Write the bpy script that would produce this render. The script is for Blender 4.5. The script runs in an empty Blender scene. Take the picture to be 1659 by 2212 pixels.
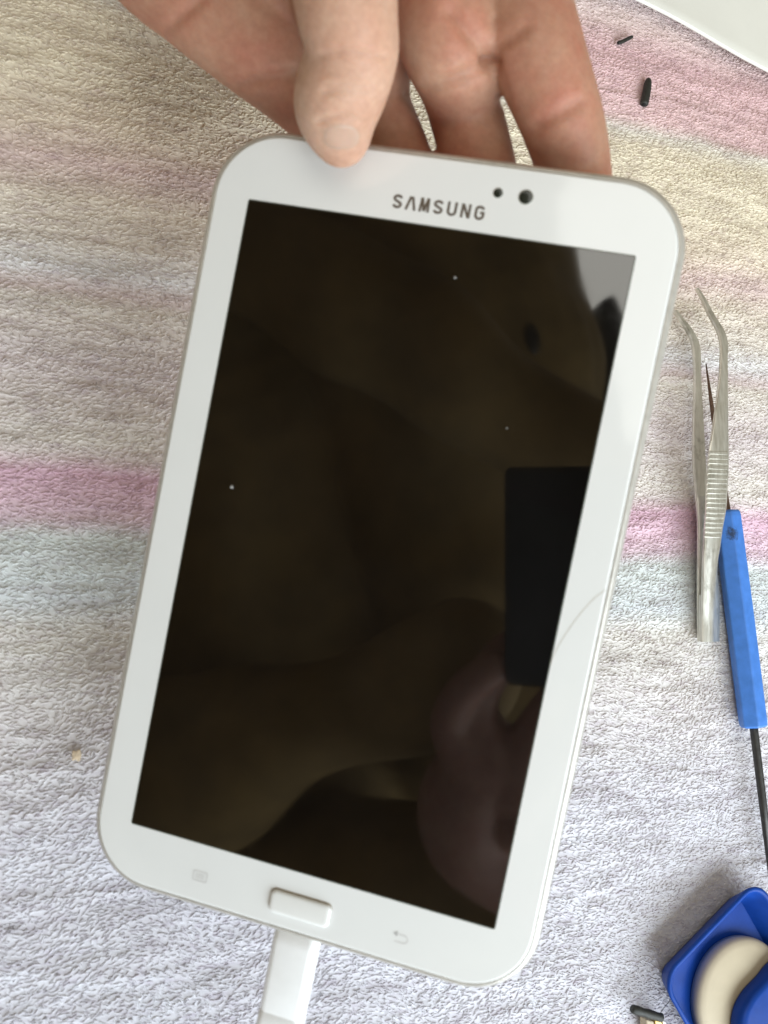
import bpy, bmesh, math, random
import numpy as np
from mathutils import Matrix, Vector
from mathutils.bvhtree import BVHTree

random.seed(4)
rng = np.random.default_rng(4)
scene = bpy.context.scene
COL = scene.collection
MM = 0.001

# ------------------------------------------------------------------ geometry of the shot (mm)
# pixel coordinates below are on a 1659 x 2212 copy of the photograph
PP = np.array([829.5, 1106.0]); FPX = 2050.0


def nz(v):
    v = np.asarray(v, float)
    return v / np.linalg.norm(v)


def ray(px, py):
    return nz([(px - PP[0]) / FPX, -(py - PP[1]) / FPX, -1.0])


AX = ray(5700, 1400)                         # towel stripes run towards this vanishing point
_u = np.array([0, math.cos(math.radians(9)), -math.sin(math.radians(9))])
AY = nz(_u - AX * (_u @ AX)); AZ = np.cross(AX, AY)
R = np.array([AX, AY, AZ])                   # camera axes -> world axes
CAM = R @ np.array([0, 0, 305.0])

# ------------------------------------------------------------------ camera
cam_data = bpy.data.cameras.new('camera')
cam = bpy.data.objects.new('camera', cam_data); COL.objects.link(cam)
cam_data.sensor_fit = 'VERTICAL'; cam_data.sensor_height = 36.0
cam_data.lens = FPX / 2212 * 36.0
cam_data.clip_start = 0.005; cam_data.clip_end = 50
cam_data.dof.use_dof = True
cam_data.dof.focus_distance = 0.345
cam_data.dof.aperture_fstop = 17.5
mw = Matrix(R.tolist()).to_4x4(); mw.translation = Vector(CAM * MM)
cam.matrix_world = mw
scene.camera = cam

# ------------------------------------------------------------------ world and lamps (indoors, window light)
world = bpy.data.worlds.new('World'); scene.world = world
world.use_nodes = True
bg = world.node_tree.nodes['Background']
bg.inputs[0].default_value = (1.0, 0.885, 0.64, 1); bg.inputs[1].default_value = 0.31


def area_lamp(name, loc, target, sx, sy, power, color):
    d = bpy.data.lights.new(name, 'AREA'); d.shape = 'RECTANGLE'
    d.size = sx * MM; d.size_y = sy * MM; d.energy = power; d.color = color
    o = bpy.data.objects.new(name, d); COL.objects.link(o)
    o.location = Vector(loc) * MM
    o.rotation_euler = (Vector(target) - Vector(loc)).to_track_quat('-Z', 'Y').to_euler()
    return o


area_lamp('window_light', (300, -690, 510), (10, -70, 0), 980, 760, 17.0, (0.82, 0.925, 1.0))
area_lamp('ceiling_light', (-640, 190, 1150), (0, 40, 60), 800, 900, 5.6, (1.0, 0.985, 0.92))

scene.view_settings.view_transform = 'Standard'
scene.view_settings.look = 'None'
scene.view_settings.exposure = 0.06
scene.view_settings.gamma = 1.0
scene.render.engine = 'CYCLES'


# ------------------------------------------------------------------ pose of the tablet from its four screen corners
def solve_tablet():
    img = np.array([[538, 433], [1371, 556], [1068, 2005], [286, 1776]], float) - PP
    w, h = 90.0, 153.6
    obj = np.array([[-w / 2, h / 2], [w / 2, h / 2], [w / 2, -h / 2], [-w / 2, -h / 2]])
    A = []
    for (x, y), (a, b) in zip(obj, img):
        b = -b
        A.append([x, y, 1, 0, 0, 0, -a * x, -a * y, -a]); A.append([0, 0, 0, x, y, 1, -b * x, -b * y, -b])
    H = np.linalg.svd(np.array(A))[2][-1].reshape(3, 3)
    B = np.diag([1 / FPX, 1 / FPX, -1.0]) @ H
    B /= (np.linalg.norm(B[:, 0]) + np.linalg.norm(B[:, 1])) / 2
    if B[2, 2] > 0: B = -B
    r1, r2, t = B.T
    r3 = nz(np.cross(r1, r2)); m = nz(nz(r1) + nz(r2)); q = nz(np.cross(r3, m))
    r1 = nz(m - q); r2 = nz(m + q)
    return R @ np.array([r1, r2, r3]).T, CAM + R @ t


RT, TT = solve_tablet()


def W(px, py, h=0.0):
    """pixel -> world point (mm) at height h above the towel"""
    d = R @ ray(px, py)
    return CAM + d * ((h - CAM[2]) / d[2])


def T(px, py, z=0.0):
    """pixel -> tablet-local point (mm) on the plane z"""
    d = RT.T @ (R @ ray(px, py)); o = RT.T @ (CAM - TT)
    return o + d * ((z - o[2]) / d[2])


def M(px, py, z):
    """a point in front of the tablet whose mirror image shows at the pixel"""
    p = T(px, py, -z); p[2] = z
    return p


def proj_local(P):
    c = (np.asarray(P) @ RT.T + TT - CAM) @ R
    return np.stack([PP[0] + FPX * c[:, 0] / -c[:, 2], PP[1] - FPX * c[:, 1] / -c[:, 2]], 1)


TAB_M = Matrix(RT.tolist()).to_4x4(); TAB_M.translation = Vector(TT * MM)


# ------------------------------------------------------------------ mesh and material helpers
def mk(name, verts, faces, mat, parent=None, smooth=True, mw=None):
    me = bpy.data.meshes.new(name)
    me.from_pydata([tuple(float(c) * MM for c in v) for v in verts], [], [tuple(f) for f in faces])
    me.update()
    if smooth: me.shade_smooth()
    if mat: me.materials.append(mat)
    o = bpy.data.objects.new(name, me); COL.objects.link(o)
    if parent: o.parent = parent
    elif mw is not None: o.matrix_world = mw
    return o


def from_bm(name, bm, mat, parent=None, smooth=True, mw=None):
    bmesh.ops.recalc_face_normals(bm, faces=bm.faces)
    me = bpy.data.meshes.new(name); bm.to_mesh(me); bm.free()
    me.transform(Matrix.Scale(MM, 4))
    if smooth: me.shade_smooth()
    me.materials.append(mat)
    o = bpy.data.objects.new(name, me); COL.objects.link(o)
    if parent: o.parent = parent
    elif mw is not None: o.matrix_world = mw
    return o


def tag(o, label=None, cat=None, group=None, kind=None):
    if label: o['label'] = label
    if cat: o['category'] = cat
    if group: o['group'] = group
    if kind: o['kind'] = kind
    return o


def empty(name, label, cat, mw=None, loc=None):
    o = bpy.data.objects.new(name, None); COL.objects.link(o)
    o.empty_display_size = 0.01
    if mw is not None: o.matrix_world = mw
    if loc is not None: o.location = Vector(loc) * MM
    tag(o, label, cat)
    return o


def bevel(o, width, seg=3, angle=35):
    m = o.modifiers.new('bevel', 'BEVEL'); m.width = width * MM; m.segments = seg
    m.limit_method = 'ANGLE'; m.angle_limit = math.radians(angle)
    return o


class NT:
    def __init__(self, name):
        self.m = bpy.data.materials.new(name); self.m.use_nodes = True
        self.t = self.m.node_tree; self.b = self.t.nodes['Principled BSDF']

    def n(self, typ, **kw):
        nd = self.t.nodes.new(typ)
        for k, v in kw.items():
            if k.startswith('i_'):
                key = k[2:]
                nd.inputs[int(key) if key.isdigit() else key].default_value = v
            else: setattr(nd, k, v)
        return nd

    def l(self, a, b): self.t.links.new(a, b)

    def set(self, **kw):
        for k, v in kw.items(): self.b.inputs[k.replace('_', ' ')].default_value = v

    def bump(self, height, strength, dist_mm):
        b = self.n('ShaderNodeBump'); b.inputs['Strength'].default_value = strength
        b.inputs['Distance'].default_value = dist_mm * MM
        self.l(height, b.inputs['Height']); self.l(b.outputs[0], self.b.inputs['Normal'])
        return b

    def noise(self, scale_per_mm, detail=3, rough=0.6, vec=None, coord='Object'):
        n = self.n('ShaderNodeTexNoise'); n.inputs['Scale'].default_value = scale_per_mm / MM
        n.inputs['Detail'].default_value = detail; n.inputs['Roughness'].default_value = rough
        if vec is None:
            tc = self.n('ShaderNodeTexCoord'); vec = tc.outputs[coord]
        self.l(vec, n.inputs['Vector'])
        return n

    def ramp(self, fac, stops, interp='LINEAR'):
        r = self.n('ShaderNodeValToRGB'); r.color_ramp.interpolation = interp
        e = r.color_ramp.elements
        while len(e) < len(stops): e.new(0.5)
        for el, (p, c) in zip(e, stops):
            el.position = p; el.color = (*c, 1) if len(c) == 3 else c
        self.l(fac, r.inputs[0])
        return r


def simple(name, color, rough=0.5, metal=0.0, var=0.12, scale=0.3, bump=0.0, bscale=2.0, **kw):
    """principled with a little noise in colour, roughness and relief"""
    t = NT(name)
    n = t.noise(scale, 4)
    lo = tuple(c * (1 - var) for c in color); hi = tuple(min(1, c * (1 + var)) for c in color)
    r = t.ramp(n.outputs[0], [(0.3, lo), (0.7, hi)])
    t.l(r.outputs[0], t.b.inputs['Base Color'])
    rr = t.n('ShaderNodeMapRange'); rr.inputs['To Min'].default_value = rough * 0.85
    rr.inputs['To Max'].default_value = min(1, rough * 1.15)
    n2 = t.noise(scale * 2.7, 3); t.l(n2.outputs[0], rr.inputs['Value']); t.l(rr.outputs[0], t.b.inputs['Roughness'])
    t.set(Metallic=metal)
    for k, v in kw.items(): t.b.inputs[k.replace('_', ' ')].default_value = v
    if bump:
        n3 = t.noise(bscale, 4); t.bump(n3.outputs[0], 0.6, bump)
    return t.m


def loft(name, loops, mat, parent=None, cap0=True, cap1=True, closed=False, smooth=True, mw=None):
    """loops: list of (n,3) arrays"""
    n = len(loops[0]); verts = np.concatenate(loops); faces = []
    k = len(loops)
    for i in range(k if closed else k - 1):
        a = i * n; b = ((i + 1) % k) * n
        for j in range(n):
            j2 = (j + 1) % n
            faces.append((a + j, a + j2, b + j2, b + j))
    if not closed:
        if cap0: faces.append(tuple(range(n - 1, -1, -1)))
        if cap1: faces.append(tuple((k - 1) * n + j for j in range(n)))
    return mk(name, verts, faces, mat, parent, smooth, mw)


def rrect(hw, hh, r, z=0.0, cx=0.0, cy=0.0, seg=14):
    r = max(r, 0.01); pts = []
    for qx, qy, a0 in ((1, 1, 0), (-1, 1, 90), (-1, -1, 180), (1, -1, 270)):
        for i in range(seg + 1):
            a = math.radians(a0 + 90 * i / seg)
            pts.append((cx + qx * (hw - r) + r * math.cos(a), cy + qy * (hh - r) + r * math.sin(a), z))
    return np.array(pts)


def circle(r, z=0.0, cx=0.0, cy=0.0, n=32):
    a = np.linspace(0, 2 * math.pi, n, endpoint=False)
    return np.stack([cx + r * np.cos(a), cy + r * np.sin(a), np.full(n, z)], 1)


def catmull(P, n):
    P = np.asarray(P, float)
    Q = np.vstack([2 * P[0] - P[1], P, 2 * P[-1] - P[-2]]); out = []
    for i in range(len(P) - 1):
        p0, p1, p2, p3 = Q[i:i + 4]
        for t in np.linspace(0, 1, n, endpoint=False):
            out.append(0.5 * ((2 * p1) + (-p0 + p2) * t + (2 * p0 - 5 * p1 + 4 * p2 - p3) * t * t + (-p0 + 3 * p1 - 3 * p2 + p3) * t ** 3))
    out.append(P[-1])
    return np.array(out)


def tube_loops(path, rad, n=16):
    path = np.asarray(path, float); k = len(path)
    rad = np.full(k, rad) if np.isscalar(rad) else np.asarray(rad)
    tang = np.gradient(path, axis=0)
    up = np.array([0.13, 0.21, 0.97]); loops = []
    prev = None
    for i in range(k):
        t = nz(tang[i])
        a = nz(np.cross(t, up)) if prev is None else nz(prev - t * (prev @ t))
        prev = a; b = np.cross(t, a)
        ang = np.linspace(0, 2 * math.pi, n, endpoint=False)
        loops.append(path[i] + rad[i] * (np.outer(np.cos(ang), a) + np.outer(np.sin(ang), b)))
    return loops


def tube(name, path, rad, mat, parent=None, n=16, mw=None):
    return loft(name, tube_loops(path, rad, n), mat, parent, mw=mw)


_SPH = None


def sphere_chain(chains, step=0.16):
    """dense overlapping spheres along chains of (x,y,z,r): verts and faces for a voxel remesh"""
    global _SPH
    if _SPH is None:
        bm = bmesh.new(); bmesh.ops.create_icosphere(bm, subdivisions=3, radius=1.0)
        _SPH = (np.array([v.co[:] for v in bm.verts]), [[v.index for v in f.verts] for f in bm.faces]); bm.free()
    V, Fc = [], []; base = 0; sf = np.array(_SPH[1])
    for ch in chains:
        ch = np.asarray(ch, float)
        dense = catmull(ch, 24) if len(ch) > 1 else ch
        last = None
        for p in dense:
            if last is not None and np.linalg.norm(p[:3] - last[:3]) < step * p[3]: continue
            last = p
            V.append(_SPH[0] * p[3] + p[:3]); Fc.append(sf + base); base += len(_SPH[0])
    return np.concatenate(V), np.concatenate(Fc)


def remeshed(name, V, Fc, mat, voxel, smooth_it=6, parent=None, mw=None, deform=None, sub=0):
    me = bpy.data.meshes.new(name + '_raw')
    me.from_pydata((V * MM).tolist(), [], Fc.tolist()); me.update()
    o = bpy.data.objects.new(name + '_raw', me); COL.objects.link(o)
    m = o.modifiers.new('r', 'REMESH'); m.mode = 'VOXEL'; m.voxel_size = voxel * MM
    if smooth_it:
        s = o.modifiers.new('s', 'SMOOTH'); s.factor = 0.5; s.iterations = smooth_it
    dg = bpy.context.evaluated_depsgraph_get()
    res = bpy.data.meshes.new_from_object(o.evaluated_get(dg)); res.name = name
    bpy.data.objects.remove(o); bpy.data.meshes.remove(me)
    if deform is not None:
        n = len(res.vertices); co = np.empty(n * 3); res.vertices.foreach_get('co', co)
        no = np.empty(n * 3); res.vertices.foreach_get('normal', no)
        co = deform(co.reshape(-1, 3) / MM, no.reshape(-1, 3)) * MM
        res.vertices.foreach_set('co', co.ravel()); res.update()
    res.shade_smooth(); res.materials.clear(); res.materials.append(mat)
    ob = bpy.data.objects.new(name, res); COL.objects.link(ob)
    if parent: ob.parent = parent
    elif mw is not None: ob.matrix_world = mw
    if sub:
        s = ob.modifiers.new('sub', 'SUBSURF'); s.levels = sub; s.render_levels = sub
    return ob


# ------------------------------------------------------------------ value noise on the towel (numpy)
def vnoise(x, y, seed):
    r = np.random.default_rng(seed); tab = r.random((256, 256))
    xi = np.floor(x).astype(int); yi = np.floor(y).astype(int)
    fx = x - xi; fy = y - yi; fx = fx * fx * (3 - 2 * fx); fy = fy * fy * (3 - 2 * fy)
    g = lambda a, b: tab[a & 255, b & 255]
    return (g(xi, yi) * (1 - fx) + g(xi + 1, yi) * fx) * (1 - fy) + (g(xi, yi + 1) * (1 - fx) + g(xi + 1, yi + 1) * fx) * fy


def towel_h(x, y):
    h = 2.2 * (vnoise(x / 55, y / 42, 1) - 0.5) + 1.1 * (vnoise(x / 26 + 3, y / 13, 2) - 0.5)
    h += 0.75 * (vnoise(x / 13, y / 2.8, 3) - 0.5) + 0.28 * (vnoise(x / 5.5, y / 1.5, 4) - 0.5)
    return h - 1.6


# ------------------------------------------------------------------ towel
def towel_material():
    t = NT('terry_cloth')
    tc = t.n('ShaderNodeTexCoord')
    warp = t.noise(0.018, 3, 0.6, tc.outputs['Object'])
    fine = t.noise(0.9, 3, 0.7, tc.outputs['Object'])
    sep = t.n('ShaderNodeSeparateXYZ'); t.l(tc.outputs['Object'], sep.inputs[0])
    # stripe coordinate: y in mm, warped by a few mm
    a = t.n('ShaderNodeMath', operation='MULTIPLY', i_1=1000.0); t.l(sep.outputs[1], a.inputs[0])
    w = t.n('ShaderNodeMath', operation='MULTIPLY_ADD', i_1=9.0, i_2=-4.5); t.l(warp.outputs[0], w.inputs[0])
    f = t.n('ShaderNodeMath', operation='MULTIPLY_ADD', i_1=3.4, i_2=-1.7); t.l(fine.outputs[0], f.inputs[0])
    s1 = t.n('ShaderNodeMath', operation='ADD'); t.l(a.outputs[0], s1.inputs[0]); t.l(w.outputs[0], s1.inputs[1])
    s2 = t.n('ShaderNodeMath', operation='ADD'); t.l(s1.outputs[0], s2.inputs[0]); t.l(f.outputs[0], s2.inputs[1])
    mr = t.n('ShaderNodeMapRange'); mr.inputs['From Min'].default_value = -250; mr.inputs['From Max'].default_value = 250
    t.l(s2.outputs[0], mr.inputs['Value'])
    P = lambda y: (y + 250) / 500
    lil = (0.61, 0.605, 0.645); bei = (0.75, 0.68, 0.53); pnk = (0.71, 0.50, 0.51); blu = (0.64, 0.675, 0.685)
    stops = [(P(-250), lil), (P(-150), (0.62, 0.62, 0.665)), (P(-95), lil), (P(-62), (0.66, 0.635, 0.63)),
             (P(-38), (0.69, 0.67, 0.63)), (P(-30), blu), (P(-13), (0.62, 0.655, 0.635)), (P(-8), (0.68, 0.55, 0.60)),
             (P(-3), (0.71, 0.53, 0.60)), (P(6), (0.69, 0.48, 0.57)), (P(11), (0.69, 0.62, 0.60)), (P(16), (0.70, 0.66, 0.61)), (P(38), (0.68, 0.62, 0.61)),
             (P(57), (0.69, 0.645, 0.58)), (P(61), (0.65, 0.56, 0.54)), (P(67), (0.71, 0.70, 0.69)), (P(76), (0.70, 0.65, 0.58)),
             (P(90), (0.71, 0.64, 0.54)), (P(101), (0.70, 0.57, 0.53)), (P(111), (0.74, 0.65, 0.53)), (P(128), bei), (P(152), bei),
             (P(158), (0.68, 0.64, 0.56)), (P(163), (0.71, 0.52, 0.51)), (P(190), pnk), (P(204), (0.69, 0.56, 0.53)), (P(222), (0.60, 0.53, 0.52)), (P(250), (0.6, 0.56, 0.53))]
    ramp = t.ramp(mr.outputs[0], stops)
    # blotchy heather: coarse and fine flecks towards purple-brown and towards pale
    mp = t.n('ShaderNodeMapping'); mp.inputs['Scale'].default_value = (0.35, 1.0, 1.0); t.l(tc.outputs['Object'], mp.inputs[0])
    bl = t.noise(0.10, 5, 0.65, mp.outputs[0])
    fl = t.noise(0.42, 4, 0.75, mp.outputs[0])
    m1 = t.n('ShaderNodeMix', data_type='RGBA', blend_type='MULTIPLY'); m1.inputs[0].default_value = 1.0
    r1 = t.ramp(bl.outputs[0], [(0.30, (0.84, 0.82, 0.82)), (0.52, (0.98, 0.97, 0.97)), (0.72, (1.06, 1.07, 1.08))])
    t.l(ramp.outputs[0], m1.inputs[6]); t.l(r1.outputs[0], m1.inputs[7])
    m2 = t.n('ShaderNodeMix', data_type='RGBA', blend_type='MULTIPLY'); m2.inputs[0].default_value = 1.0
    r2 = t.ramp(fl.outputs[0], [(0.30, (0.84, 0.79, 0.83)), (0.47, (1.0, 0.985, 0.985)), (0.75, (1.10, 1.10, 1.10))])
    t.l(m1.outputs[2], m2.inputs[6]); t.l(r2.outputs[0], m2.inputs[7])
    at = t.n('ShaderNodeAttribute', attribute_name='tint')
    m3 = t.n('ShaderNodeMix', data_type='RGBA', blend_type='MULTIPLY'); m3.inputs[0].default_value = 1.0
    r3 = t.ramp(at.outputs['Fac'], [(0.0, (1.0, 1.0, 1.0)), (0.01, (0.90, 0.86, 0.88)), (0.25, (1.0, 0.99, 0.99)), (1.0, (1.14, 1.15, 1.14))])
    t.l(m2.outputs[2], m3.inputs[6]); t.l(r3.outputs[0], m3.inputs[7])
    t.l(m3.outputs[2], t.b.inputs['Base Color'])
    t.set(Roughness=0.95)
    t.b.inputs['Specular IOR Level'].default_value = 0.15
    t.b.inputs['Sheen Weight'].default_value = 0.25
    fb = t.noise(2.4, 3, 0.7, tc.outputs['Object'])
    t.bump(fb.outputs[0], 0.5, 0.15)
    return t.m


def mesh_fast(name, V, Fq, mat, parent=None, tint=None):
    """quads/tris as an int array"""
    me = bpy.data.meshes.new(name)
    k = Fq.shape[1]
    me.vertices.add(len(V)); me.vertices.foreach_set('co', (V * MM).astype(np.float32).ravel())
    me.loops.add(Fq.size); me.loops.foreach_set('vertex_index', Fq.astype(np.int32).ravel())
    me.polygons.add(len(Fq)); me.polygons.foreach_set('loop_start', np.arange(0, Fq.size, k, dtype=np.int32))
    if tint is not None:
        at = me.attributes.new('tint', 'FLOAT', 'POINT'); at.data.foreach_set('value', tint.astype(np.float32))
    me.update(calc_edges=True); me.shade_smooth(); me.materials.append(mat)
    o = bpy.data.objects.new(name, me); COL.objects.link(o)
    if parent: o.parent = parent
    return o


def build_towel():
    mat = towel_material()
    xs = np.arange(-330, 431, 1.6); ys = np.arange(-380, 431, 1.6)
    gx, gy = np.meshgrid(xs, ys); gz = towel_h(gx, gy)
    V = np.stack([gx, gy, gz], 2).reshape(-1, 3); nx = len(xs); ny = len(ys)
    i = (np.arange(ny - 1)[:, None] * nx + np.arange(nx - 1)[None]).ravel()
    Fq = np.stack([i, i + 1, i + 1 + nx, i + nx], 1)
    t = mesh_fast('towel', V, Fq, mat)
    tag(t, 'striped terry towel in pink, beige and lilac grey spread under everything', 'towel', kind='structure')
    # terry loops: small arched yarns standing in rows
    px, py = np.meshgrid(np.arange(-150, 232, 1.22), np.arange(-205, 282, 1.02))
    px = px.ravel() + rng.normal(0, 0.40, px.size); py = py.ravel() + rng.normal(0, 0.26, py.size)
    keep = rng.random(px.size) < 0.95; px = px[keep]; py = py[keep]; n = len(px)
    ang = rng.normal(0.0, 0.42, n) + 0.9 * (vnoise(px / 30, py / 30, 8) - 0.5)
    ln = rng.uniform(0.40, 0.95, n); ht = rng.uniform(0.06, 0.18, n) * (0.6 + 0.8 * vnoise(px / 12, py / 4, 5))
    lean = rng.normal(0, 0.3, n); base = towel_h(px, py)
    rad = rng.uniform(0.26, 0.42, n)
    ux, uy = np.cos(ang), np.sin(ang); vx, vy = -uy, ux
    rings = []
    for s, hh in ((-1.0, -0.25), (0.0, 1.0), (1.0, -0.25)):
        cx = px + ux * ln * s + vx * lean * max(hh, 0); cy = py + uy * ln * s + vy * lean * max(hh, 0); cz = base + ht * hh
        # ring of 3 in the plane spanned by the side axis and the arch normal
        nxr, nzr = (0.7 * s, 0.7) if s else (0, 1.0)
        for a in (90, 210, 330):
            ca, sa = math.cos(math.radians(a)), math.sin(math.radians(a))
            rings.append(np.stack([cx + rad * (ca * vx + sa * nxr * ux), cy + rad * (ca * vy + sa * nxr * uy), cz + rad * sa * nzr], 1))
    V = np.stack(rings, 1)                                   # n, 9, 3
    f = []
    for k in range(2):
        for j in range(3):
            f.append((k * 3 + j, k * 3 + (j + 1) % 3, (k + 1) * 3 + (j + 1) % 3, (k + 1) * 3 + j))
    Fq = (np.arange(n)[:, None, None] * 9 + np.array(f)[None]).reshape(-1, 4)
    tint = np.repeat(np.clip(rng.random(n), 0.02, 1), 9)
    p = mesh_fast('terry_pile', V.reshape(-1, 3), Fq, mat, t, tint)
    p['kind'] = 'stuff'
    return t


build_towel()

# ------------------------------------------------------------------ materials
M_white = simple('white_glass', (0.835, 0.84, 0.83), 0.08, var=0.012, scale=0.05, Coat_Weight=0.15, Coat_Roughness=0.05)
M_shell = simple('white_plastic', (0.78, 0.77, 0.74), 0.22, var=0.02, scale=0.1)
M_rim = simple('champagne_rim', (0.57, 0.545, 0.50), 0.3, metal=0.45, var=0.1, scale=0.4)
M_key = simple('white_key', (0.84, 0.84, 0.82), 0.2, var=0.02, scale=0.2)
M_cable = simple('white_rubber', (0.90, 0.90, 0.90), 0.35, var=0.02, scale=0.3)
def steel_material():
    t = NT('worn_steel'); tc = t.n('ShaderNodeTexCoord')
    mp = t.n('ShaderNodeMapping'); mp.inputs['Scale'].default_value = (1.0, 0.12, 1.0); t.l(tc.outputs['Object'], mp.inputs[0])
    st = t.noise(0.9, 4, 0.65, mp.outputs[0]); sp = t.noise(0.10, 4, 0.6, tc.outputs['Object'])
    a_ = t.ramp(st.outputs[0], [(0.3, (0.60, 0.585, 0.53)), (0.7, (0.80, 0.785, 0.73))])
    b_ = t.ramp(sp.outputs[0], [(0.30, (0.55, 0.54, 0.50)), (0.42, (0.95, 0.95, 0.94)), (0.7, (1.05, 1.05, 1.04))])
    m_ = t.n('ShaderNodeMix', data_type='RGBA', blend_type='MULTIPLY'); m_.inputs[0].default_value = 1.0
    t.l(a_.outputs[0], m_.inputs[6]); t.l(b_.outputs[0], m_.inputs[7]); t.l(m_.outputs[2], t.b.inputs['Base Color'])
    r_ = t.ramp(st.outputs[0], [(0.3, (0.28,) * 3), (0.7, (0.46,) * 3)]); t.l(r_.outputs[0], t.b.inputs['Roughness'])
    t.set(Metallic=0.8); t.bump(st.outputs[0], 0.3, 0.05)
    return t.m


M_steel = steel_material()
M_dark = simple('dark_steel', (0.05, 0.048, 0.045), 0.4, metal=0.6, var=0.25, scale=0.5)
M_rust = simple('brown_steel', (0.16, 0.10, 0.07), 0.45, metal=0.6, var=0.3, scale=0.6)
def handle_material():
    t = NT('blue_handle'); tc = t.n('ShaderNodeTexCoord')
    n1 = t.noise(0.25, 4, 0.6, tc.outputs['Object'])
    c_ = t.ramp(n1.outputs[0], [(0.3, (0.048, 0.175, 0.53)), (0.7, (0.065, 0.22, 0.66))])
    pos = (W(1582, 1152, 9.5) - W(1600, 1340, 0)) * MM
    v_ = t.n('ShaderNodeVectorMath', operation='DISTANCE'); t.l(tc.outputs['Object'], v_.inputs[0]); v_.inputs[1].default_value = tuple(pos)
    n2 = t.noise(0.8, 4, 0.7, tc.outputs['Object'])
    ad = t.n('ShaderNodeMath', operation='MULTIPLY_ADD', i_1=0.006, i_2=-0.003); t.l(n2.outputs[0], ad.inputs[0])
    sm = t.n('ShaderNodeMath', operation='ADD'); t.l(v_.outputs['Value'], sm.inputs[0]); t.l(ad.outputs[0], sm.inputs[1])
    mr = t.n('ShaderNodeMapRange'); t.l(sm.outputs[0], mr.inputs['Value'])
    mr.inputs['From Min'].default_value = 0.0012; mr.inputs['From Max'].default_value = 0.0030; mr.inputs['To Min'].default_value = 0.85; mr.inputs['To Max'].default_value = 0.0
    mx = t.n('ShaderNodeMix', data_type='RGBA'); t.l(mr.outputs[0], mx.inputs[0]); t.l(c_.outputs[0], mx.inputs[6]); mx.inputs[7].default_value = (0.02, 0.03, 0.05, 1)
    t.l(mx.outputs[2], t.b.inputs['Base Color']); t.set(Roughness=0.42); t.bump(n2.outputs[0], 0.4, 0.05)
    return t.m


M_hblue = handle_material()
M_dblue = simple('blue_plastic', (0.008, 0.050, 0.28), 0.38, var=0.15, scale=0.12, bump=0.03, bscale=1.2, Specular_IOR_Level=0.16)
M_cream = simple('cream_wax', (0.52, 0.44, 0.31), 0.6, var=0.06, scale=0.08, bump=0.08, bscale=0.5)
M_black = simple('black_rubber', (0.022, 0.022, 0.018), 0.6, var=0.4, scale=0.8, bump=0.06, bscale=2.0)
M_brass = simple('brass', (0.55, 0.40, 0.16), 0.35, metal=0.9, var=0.2, scale=0.6)
M_sheet = simple('white_card', (0.80, 0.79, 0.73), 0.55, var=0.03, scale=0.03, bump=0.04, bscale=0.8)
M_print = simple('grey_print', (0.115, 0.088, 0.066), 0.3, var=0.1)
M_icon = simple('pale_print', (0.66, 0.65, 0.64), 0.3, var=0.1)
M_lens = simple('dark_lens', (0.018, 0.022, 0.016), 0.15, var=0.2)
M_keyshade = simple('key_shadow_brown', (0.33, 0.27, 0.20), 0.4, var=0.1)
M_crumb = simple('crumb', (0.66, 0.53, 0.38), 0.7, var=0.25, scale=0.8, bump=0.2, bscale=1.5)
M_dust = simple('dust', (0.34, 0.33, 0.31), 0.8, var=0.1)


def display_material():
    t = NT('dark_display')
    n = t.noise(0.035, 4, 0.6)
    r = t.ramp(n.outputs[0], [(0.35, (0.0032, 0.0028, 0.0024)), (0.7, (0.0052, 0.0046, 0.0040))])
    t.l(r.outputs[0], t.b.inputs['Base Color'])
    sm = t.noise(0.09, 5, 0.7)
    rr = t.ramp(sm.outputs[0], [(0.35, (0.025,) * 3), (0.75, (0.06,) * 3)])
    t.l(rr.outputs[0], t.b.inputs['Roughness'])
    t.set(IOR=1.9)
    return t.m


M_disp = display_material()


def skin_material(name, base, red, pale, back=None):
    t = NT(name)
    n = t.noise(0.06, 5, 0.65); n2 = t.noise(0.5, 4, 0.65)
    r = t.ramp(n.outputs[0], [(0.32, red), (0.55, base), (0.75, pale)])
    col = r.outputs[0]
    if back:                                   # back of the thumb: paler than the palm side
        rb = t.ramp(n.outputs[0], [(0.34, (back[0] * 0.95, back[1] * 0.84, back[2] * 0.80)), (0.66, tuple(c * 1.06 for c in back))])
        at = t.n('ShaderNodeAttribute', attribute_name='tint')
        mx = t.n('ShaderNodeMix', data_type='RGBA'); t.l(at.outputs['Fac'], mx.inputs[0]); t.l(col, mx.inputs[6]); t.l(rb.outputs[0], mx.inputs[7])
        col = mx.outputs[2]
    m = t.n('ShaderNodeMix', data_type='RGBA', blend_type='MULTIPLY'); m.inputs[0].default_value = 1.0
    r2 = t.ramp(n2.outputs[0], [(0.35, (0.92, 0.88, 0.86)), (0.65, (1.05, 1.04, 1.03))])
    t.l(col, m.inputs[6]); t.l(r2.outputs[0], m.inputs[7]); t.l(m.outputs[2], t.b.inputs['Base Color'])
    t.set(Roughness=0.55)
    t.b.inputs['Specular IOR Level'].default_value = 0.3
    t.b.inputs['Subsurface Weight'].default_value = 0.4
    t.b.inputs['Subsurface Radius'].default_value = (1.0, 0.38, 0.2)
    t.b.inputs['Subsurface Scale'].default_value = 0.004
    n3 = t.noise(1.1, 4, 0.7)
    t.bump(n3.outputs[0], 0.4, 0.2)
    return t.m


M_skin = skin_material('skin', (0.45, 0.24, 0.16), (0.43, 0.18, 0.12), (0.49, 0.30, 0.205), (0.53, 0.345, 0.25))
M_skin2 = skin_material('skin_other_hand', (0.33, 0.19, 0.145), (0.29, 0.145, 0.11), (0.37, 0.23, 0.17))

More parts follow.
